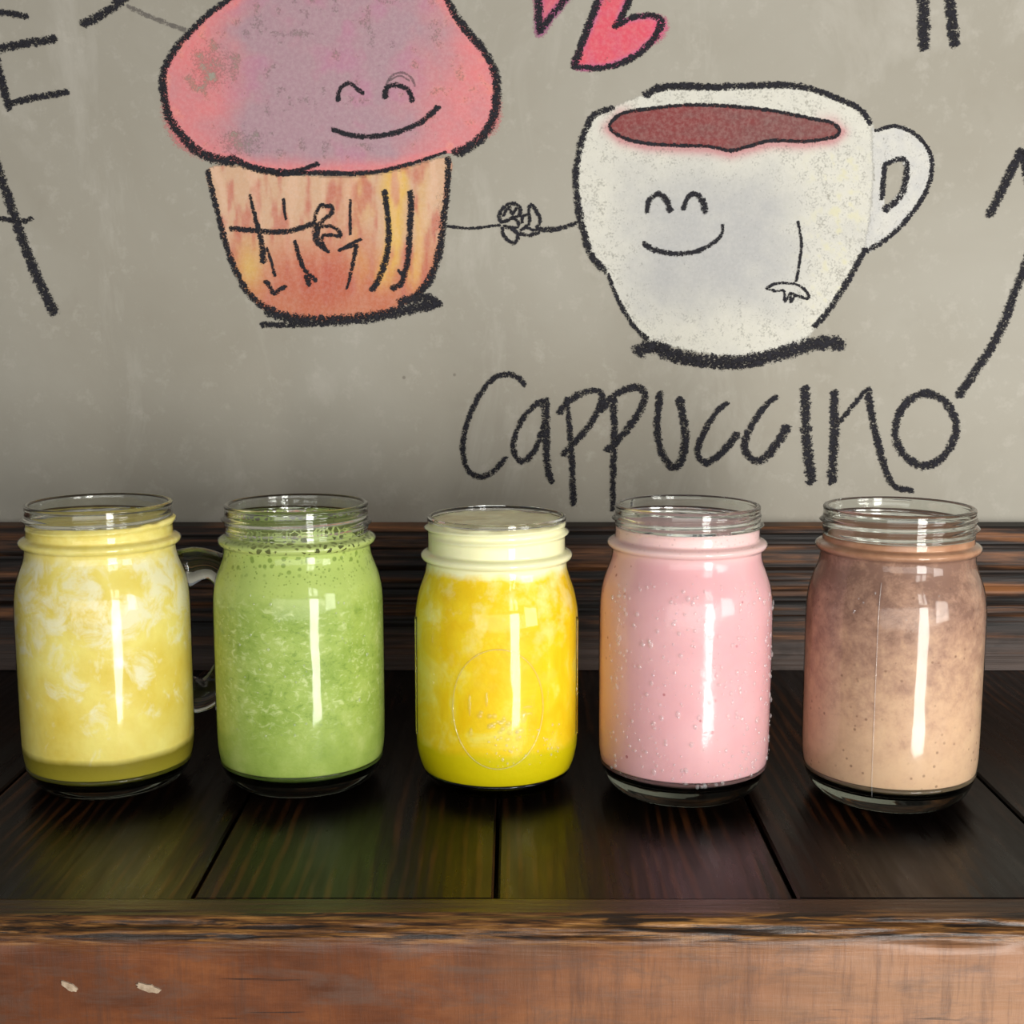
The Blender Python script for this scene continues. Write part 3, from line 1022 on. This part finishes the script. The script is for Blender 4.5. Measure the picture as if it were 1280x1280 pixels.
def liquid_mesh(prof, H, r_neck, z_thread, zb, ztop, gap, lump, parent, name, mat, seed, tilt=0.0):
    P = outer_profile(prof, H, r_neck)
    zn = prof[-1][1]
    th = thread(z_thread, 1.65, START)
    k = int(np.argmax(P[:, 0] > 26))
    cr = 5.0
    q = bottom_profile(P, zb, gap, cr)
    for r, z in P[k:]:
        if z > zb + cr + 0.8 and z < ztop - 0.5:
            q.append((r - gap, z))
    rt = q[-1][0]
    q.append((rt - 0.2, ztop - 0.1))
    for r in np.linspace(rt - 1.2, 1.5, 14):
        q.append((r, ztop))
    q.append((0, ztop))
    fr = lambda r, z_, t: th(r, z_, t) if (z_ > zn and r > rt - 0.3) else r
    V, Fc = lathe(q, 128, fr)
    V = np.array(V)
    X, Y, Z = V[:, 0] * 1000, V[:, 1] * 1000, V[:, 2] * 1000     # the free surface: lumpy froth
    topm = sstep(Z, ztop - 2.0, ztop - 0.3)
    n = fbm(X / 7 + seed, Y / 7 + seed * 2, 4) - 0.5
    V[:, 2] = (Z + topm * (lump * n * 2 + tilt * X / 30.0)) / 1000
    return obj(name, V.tolist(), Fc, mat, parent, smooth=True)


def drink_base(name, sss=0.15, rough=0.45):
    m = Mat(name)
    m.b.inputs['Roughness'].default_value = rough
    m.b.inputs['Subsurface Weight'].default_value = sss
    m.b.inputs['Subsurface Radius'].default_value = (1.0, 0.7, 0.35)
    m.b.inputs['Subsurface Scale'].default_value = 0.004
    m.b.inputs['Specular IOR Level'].default_value = 0.2
    return m


def drink_pineapple():
    m = drink_base('pineapple_smoothie')
    z = m.axis(2)
    v = m.coord()
    n = m.noise(v, 80.0, 6, 0.65, 0.5)
    gold = m.ramp(m.noise(v, 30.0, 4, 0.6), [(0.35, (228, 202, 84)), (0.65, (244, 230, 134))])
    up = m.rng(z, 0.030, 0.085, -0.09, 0.06)
    cl = m.rng(m.math('ADD', n, up), 0.49, 0.64, 0, 0.85)
    c = m.mix(cl, gold, (244, 238, 204))
    zz = m.math('ADD', z, m.math('MULTIPLY', m.math('SUBTRACT', m.noise(v, 40.0), 0.5), 0.004))
    c = m.mix(m.rng(zz, 0.0215, 0.0185), c, m.ramp(m.rng(z, 0.004, 0.02), [(0, (186, 174, 58)), (1, (128, 116, 34))]))
    top = m.rng(z, 0.1045, 0.109)
    c = m.mix(top, c, m.ramp(m.noise(v, 160.0, 3), [(0.3, (232, 212, 110)), (0.7, (246, 232, 150))]))
    m.set(Base_Color=c, Normal=m.bump(m.noise(v, 300.0, 3), 0.2, 0.001))
    return m.m


def drink_green():
    m = drink_base('green_smoothie')
    z = m.axis(2)
    v = m.coord()
    c = m.ramp(m.noise(v, 60.0, 5, 0.65), [(0.3, (142, 168, 72)), (0.55, (168, 190, 96)), (0.75, (190, 206, 122))])
    fl = m.noise(m.coord((1, 1, 1.5)), 230.0, 4, 0.7, 0.5)
    band = m.math('MULTIPLY', m.rng(z, 0.02, 0.045), m.rng(z, 0.100, 0.085))
    c = m.mix(m.math('MULTIPLY', band, m.rng(fl, 0.54, 0.66, 0, 0.8)), c, (210, 222, 156))
    c = m.mix(m.math('MULTIPLY', band, m.rng(fl, 0.44, 0.34, 0, 0.45)), c, (104, 136, 52))
    foam = m.rng(z, 0.084, 0.094)
    c = m.mix(m.math('MULTIPLY', foam, 0.75), c, (188, 206, 116))
    bub = m.voro(v, 520.0)
    c = m.mix(m.math('MULTIPLY', m.rng(z, 0.088, 0.100), m.rng(bub, 0.26, 0.16, 0, 0.7)), c, (112, 136, 50))
    bub2 = m.voro(v, 290.0)
    c = m.mix(m.math('MULTIPLY', m.rng(z, 0.098, 0.103), m.rng(bub2, 0.36, 0.24, 0, 0.75)), c, (118, 142, 58))
    m.set(Base_Color=c, Normal=m.bump(fl, 0.25, 0.001))
    return m.m


def drink_yellow():
    m = drink_base('mango_smoothie')
    z = m.axis(2)
    v = m.coord()
    n = m.noise(v, 48.0, 5, 0.62, 0.8)
    c = m.ramp(n, [(0.3, (243, 200, 10)), (0.52, (250, 216, 34)), (0.7, (252, 234, 110))])
    up = m.rng(z, 0.05, 0.09)
    c = m.mix(m.math('MULTIPLY', up, m.rng(m.noise(v, 90.0, 4, 0.6), 0.5, 0.68, 0, 0.6)), c, (255, 246, 180))
    zz = m.math('ADD', z, m.math('MULTIPLY', m.math('SUBTRACT', m.noise(v, 60.0), 0.5), 0.006))
    c = m.mix(m.rng(zz, 0.0245, 0.021), c, (224, 206, 12))
    zf = m.math('ADD', z, m.math('MULTIPLY', m.math('SUBTRACT', m.noise(v, 110.0, 3), 0.5), 0.008))
    c = m.mix(m.rng(zf, 0.097, 0.101), c, (253, 249, 204))
    c = m.mix(m.math('MULTIPLY', m.rng(z, 0.118, 0.120), m.rng(m.noise(v, 60.0, 5), 0.4, 0.7, 0, 0.6)), c, (196, 176, 122))
    m.set(Base_Color=c, Normal=m.bump(m.noise(v, 260.0, 3), 0.2, 0.001))
    return m.m


def drink_pink():
    m = drink_base('strawberry_smoothie')
    z = m.axis(2)
    v = m.coord()
    c = m.ramp(m.noise(v, 26.0, 5, 0.6), [(0.3, (230, 172, 180)), (0.7, (240, 188, 194))])
    sp = m.voro(v, 150.0)
    rnd = m.noise(v, 40.0)
    c = m.mix(m.math('MULTIPLY', m.rng(sp, 0.13, 0.09, 0, 0.75), m.rng(rnd, 0.5, 0.6)), c, (170, 72, 84))
    dots = m.voro(v, 420.0)
    c = m.mix(m.math('MULTIPLY', m.rng(z, 0.110, 0.114), m.rng(dots, 0.22, 0.14, 0, 0.8)), c, (166, 96, 104))
    c = m.mix(m.rng(z, 0.106, 0.112, 0, 0.55), c, (250, 222, 218))
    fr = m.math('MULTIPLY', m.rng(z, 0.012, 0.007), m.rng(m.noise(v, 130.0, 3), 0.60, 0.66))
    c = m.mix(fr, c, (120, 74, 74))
    m.set(Base_Color=c)
    return m.m


def drink_choc():
    m = drink_base('chocolate_smoothie')
    z = m.axis(2)
    v = m.coord()
    n = m.noise(v, 110.0, 7, 0.75, 0.15)
    t = m.math('ADD', m.rng(z, 0.015, 0.105), m.math('MULTIPLY', m.math('SUBTRACT', n, 0.5), 1.7))
    c = m.ramp(t, [(0.0, (220, 184, 152)), (0.35, (208, 170, 142)), (0.7, (178, 140, 120)), (1.0, (140, 106, 92))])
    sp = m.voro(v, 260.0)
    c = m.mix(m.math('MULTIPLY', m.rng(sp, 0.20, 0.12, 0, 0.6), m.rng(m.noise(v, 60.0), 0.48, 0.6)), c, (112, 74, 58))
    c = m.mix(m.rng(z, 0.1095, 0.112, 0, 0.8), c, m.ramp(m.noise(v, 120.0, 4), [(0.3, (176, 124, 92)), (0.7, (206, 156, 122))]))
    m.set(Base_Color=c, Normal=m.bump(n, 0.15, 0.001))
    return m.m


def surface_r(prof, z):
    P = resample(prof)
    k = P[:, 1].argsort()
    return float(np.interp(z, P[k, 1], P[k, 0]))


def droplets(parent, prof, n, z0, z1, th0, th1, rmin, rmax, mat, seed):
    rg = random.Random(seed)
    V, Fc = [], []
    for _ in range(n):
        z = rg.uniform(z0, z1)
        t = rg.uniform(th0, th1)
        s = rmin + (rmax - rmin) * rg.random() ** 2
        R = surface_r(prof, z)
        c = Vector((R * math.cos(t), R * math.sin(t), z))
        nr = Vector((math.cos(t), math.sin(t), 0))
        tg = Vector((-math.sin(t), math.cos(t), 0))
        up = Vector((0, 0, 1))
        el = rg.uniform(0.9, 1.5)
        b = len(V)
        seg = 8
        for (k, hgt) in ((1.0, 0.0), (0.75, 0.38), (0.35, 0.55)):
            for i in range(seg):
                a = 2 * math.pi * i / seg
                p = c + tg * (s * k * math.cos(a)) + up * (s * k * el * math.sin(a)) + nr * (s * hgt)
                V.append(tuple(p / 1000))
        V.append(tuple((c + nr * s * 0.6) / 1000))
        for ring in (0, 1):
            for i in range(seg):
                j = (i + 1) % seg
                Fc.append((b + ring * seg + i, b + ring * seg + j, b + (ring + 1) * seg + j, b + (ring + 1) * seg + i))
        for i in range(seg):
            Fc.append((b + 2 * seg + i, b + 2 * seg + (i + 1) % seg, b + 3 * seg))
    return tag(obj('condensation', V, Fc, mat, parent, smooth=True), 'fine water droplets on the glass', kind='stuff')


EMBOSS = thin_glass('embossed_glass', tint=(0.99, 0.99, 0.97), rough=0.0, ior=1.55, edge_tint=(0.85, 0.85, 0.8), milk=0.05)
DROP = thin_glass('water_droplet', tint=(0.99, 0.99, 0.99), rough=0.0, ior=1.5, edge_tint=(0.9, 0.9, 0.9), milk=0.16)


def tube(path, rads, seg=20):
    V, Fc = [], []
    n = len(path)
    for i, p in enumerate(path):
        p = Vector(p)
        d = (Vector(path[min(i + 1, n - 1)]) - Vector(path[max(i - 1, 0)])).normalized()
        ref = Vector((0, 1, 0))
        if abs(d.dot(ref)) > 0.95:
            ref = Vector((1, 0, 0))
        a = d.cross(ref).normalized()
        b = d.cross(a)
        ra, rb = rads[i]
        for k in range(seg):
            t = 2 * math.pi * k / seg
            V.append(tuple(p + a * ra * math.cos(t) + b * rb * math.sin(t)))
    for i in range(n - 1):
        for k in range(seg):
            j = (k + 1) % seg
            Fc.append((i * seg + k, i * seg + j, (i + 1) * seg + j, (i + 1) * seg + k))
    Fc.append(tuple(reversed(range(seg))))
    Fc.append(tuple(range((n - 1) * seg, n * seg)))
    return V, Fc


# jar 1: pineapple, a mug with its handle turned back to the right
def make_jar(x, y, label, rz=0.0):
    return tag(empty('mason_jar', (x, y, 0.0004), rz), label, 'jar', 'five mason jars of smoothie in a row')


j = make_jar(-0.1844, 0.5908, 'handled glass jar of marbled white and yellow smoothie, far left of the row')
glass_jar(MUG, 128.6, 31.9, 29.8, 6.0, 120.3, GLASS, j, 121.5, START)
liquid_mesh(MUG, 128.6, 31.9, 121.5, 6.0, 120.3, 0.45, 1.0, j, 'smoothie', drink_pineapple(), 3, 1.2)
hp, hr = [], []
ctrl = [(36.5, 93), (45, 95), (55, 93), (62, 85), (65, 74), (65, 58), (62, 46), (54, 35), (45, 31.5), (36.5, 34)]
S = smooth_path([(a, b, 1) for a, b in ctrl], 3)[:, :2]
ha = math.radians(38)
for i, (r, z) in enumerate(S):
    hp.append((r * math.cos(ha) / 1000, r * math.sin(ha) / 1000, z / 1000))
    e = min(i, len(S) - 1 - i)
    k = 1 + 0.35 * max(0, 1 - e / 4)
    hr.append((0.0072 * k, 0.0048 * k))
V, Fc = tube(hp, hr)
obj('handle', V, Fc, SOLID, j, smooth=True)['label'] = 'clear glass loop handle'

# jar 2: green with a film of bubbles climbing the neck
j = make_jar(-0.0966, 0.5933, 'glass jar of green smoothie with a bubbly foam film round the neck')
glass_jar(MUG, 128.0, 31.9, 29.8, 7.0, 114.6, GLASS, j, 121.0, START)
liquid_mesh(MUG, 128.0, 31.9, 121.0, 7.0, 109.5, 0.45, 0.6, j, 'smoothie', drink_green(), 5)


def foam_film():
    m = Mat('green_foam_film')
    v = m.coord()
    z = m.axis(2)
    e = m.voro(v, 330.0, 'DISTANCE_TO_EDGE')
    wid = m.rng(z, 0.106, 0.121, 0.42, 0.06)
    wid = m.math('ADD', wid, m.rng(m.noise(v, 70.0, 2), 0.35, 0.7, -0.10, 0.12))
    a = m.rng(m.math('SUBTRACT', wid, e), 0.0, 0.05, 0, 0.95)
    m.set(Base_Color=(*lin((190, 206, 122))[:3], 1), Roughness=0.4, Alpha=a)
    return m.m


film_p = [(r - 0.5, z) for r, z in resample(MUG) if 104.5 < z < 114.4] + [(29.6, q) for q in np.linspace(114.9, 121.0, 8)]
V, Fc = lathe(film_p, 112)
obj('foam_film', V, Fc, foam_film(), j, smooth=True)['label'] = 'lacy pale green bubble film inside the neck'
droplets(j, MUG, 60, 30, 95, math.radians(230), math.radians(330), 0.2, 0.7, DROP, 2)

# jar 3: canning jar, yellow, cream foam up to the brim, embossed oval
j = make_jar(-0.0069, 0.5915, 'bright yellow smoothie in a canning jar with cream foam and an embossed oval')
glass_jar(PINT, 122.6, 31.0, 29.0, 2.6, 120.2, GLASS, j, 117.0, START)
liquid_mesh(PINT, 122.6, 31.0, 117.0, 2.6, 120.2, 0.45, 0.9, j, 'smoothie', drink_yellow(), 8)


def on_jar(prof, u, z, lift):
    """u mm to the right round the front of the jar, z mm up"""
    R = surface_r(prof, z)
    t = -math.pi / 2 + u / R
    return ((R + lift) * math.cos(t) / 1000, (R + lift) * math.sin(t) / 1000, z / 1000)


pts = []
for i in range(97):
    a = 2 * math.pi * i / 96
    pts.append(on_jar(PINT, 1.0 + 20.5 * math.cos(a), 43.5 + 26.5 * math.sin(a), 0.05))
V, Fc = tube(pts, [(0.00034, 0.00034)] * len(pts), 8)
obj('embossed_oval', V, Fc, EMBOSS, j, smooth=True)


def bumps(parent, name, spots, mat):
    V, Fc = [], []
    for (u, z, a, b_) in spots:
        b = len(V)
        seg = 10
        for k, hgt in ((1.0, 0.0), (0.8, 0.35), (0.4, 0.55)):
            for i in range(seg):
                t = 2 * math.pi * i / seg
                V.append(on_jar(PINT, u + a * k * math.cos(t), z + b_ * k * math.sin(t), hgt * min(a, b_)))
        V.append(on_jar(PINT, u, z, 0.6 * min(a, b_)))
        for ring in (0, 1):
            for i in range(seg):
                q = (i + 1) % seg
                Fc.append((b + ring * seg + i, b + ring * seg + q, b + (ring + 1) * seg + q, b + (ring + 1) * seg + i))
        for i in range(seg):
            Fc.append((b + 2 * seg + i, b + 2 * seg + (i + 1) % seg, b + 3 * seg))
    return obj(name, V, Fc, mat, parent, smooth=True)


rg = random.Random(4)
spots = [(rg.gauss(1.5, 4.2), rg.gauss(36, 3.6), rg.uniform(0.9, 1.5), rg.uniform(0.9, 1.4)) for i in range(24)]
spots += [(-11.5, 45, 0.7, 5), (-11, 33, 0.8, 2.2), (10.5, 34, 2.2, 1.4), (12, 40, 1.8, 3), (-4, 48, 0.7, 3.4), (14, 44, 2.4, 0.8), (14, 41, 2.4, 0.7)]
bumps(j, 'embossed_fruit', spots, EMBOSS)['label'] = 'small raised fruit cluster inside the oval'
for a in (math.radians(-90 - 76), math.radians(-90 + 76)):
    pts = [((37.1 * math.cos(a)) / 1000, (37.1 * math.sin(a)) / 1000, z / 1000) for z in np.linspace(24, 78, 24)]
    V, Fc = tube(pts, [(0.0005, 0.0005)] * len(pts), 8)
    obj('side_rib', V, Fc, SOLID, j, smooth=True)
droplets(j, PINT, 70, 18, 34, math.radians(262), math.radians(320), 0.2, 0.7, DROP, 5)

# jar 4: pink
j = make_jar(0.0773, 0.5824, 'glass jar of pink smoothie beaded with condensation')
glass_jar(MUG, 128.9, 31.8, 29.6, 8.6, 119.2, WET, j, 122.5, START)
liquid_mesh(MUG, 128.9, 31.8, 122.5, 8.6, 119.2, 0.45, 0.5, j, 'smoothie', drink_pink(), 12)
droplets(j, MUG, 520, 12, 100, math.radians(205), math.radians(345), 0.22, 1.15, DROP, 9)

# jar 5: chocolate
j = make_jar(0.1683, 0.5750, 'glass jar of light brown chocolate smoothie, far right of the row')
glass_jar(MUG, 129.0, 32.2, 30.0, 8.2, 116.4, GLASS, j, 122.5, START)
liquid_mesh(MUG, 129.0, 32.2, 122.5, 8.2, 116.4, 0.45, 0.6, j, 'smoothie', drink_choc(), 15, 0.3)
a = math.radians(-90 - 16 - 10)
pts = [on_jar(MUG, 0, z, 0.0) for z in np.linspace(9, 101, 40)]
pts = [((surface_r(MUG, z)) * math.cos(a) / 1000, (surface_r(MUG, z)) * math.sin(a) / 1000, z / 1000) for z in np.linspace(9, 101, 40)]
V, Fc = tube(pts, [(0.00016, 0.00012)] * len(pts), 8)
obj('mould_seam', V, Fc, DROP, j, smooth=True)['label'] = 'fine upright seam in the glass'
droplets(j, MUG, 14, 85, 100, math.radians(225), math.radians(300), 0.2, 0.5, DROP, 21)
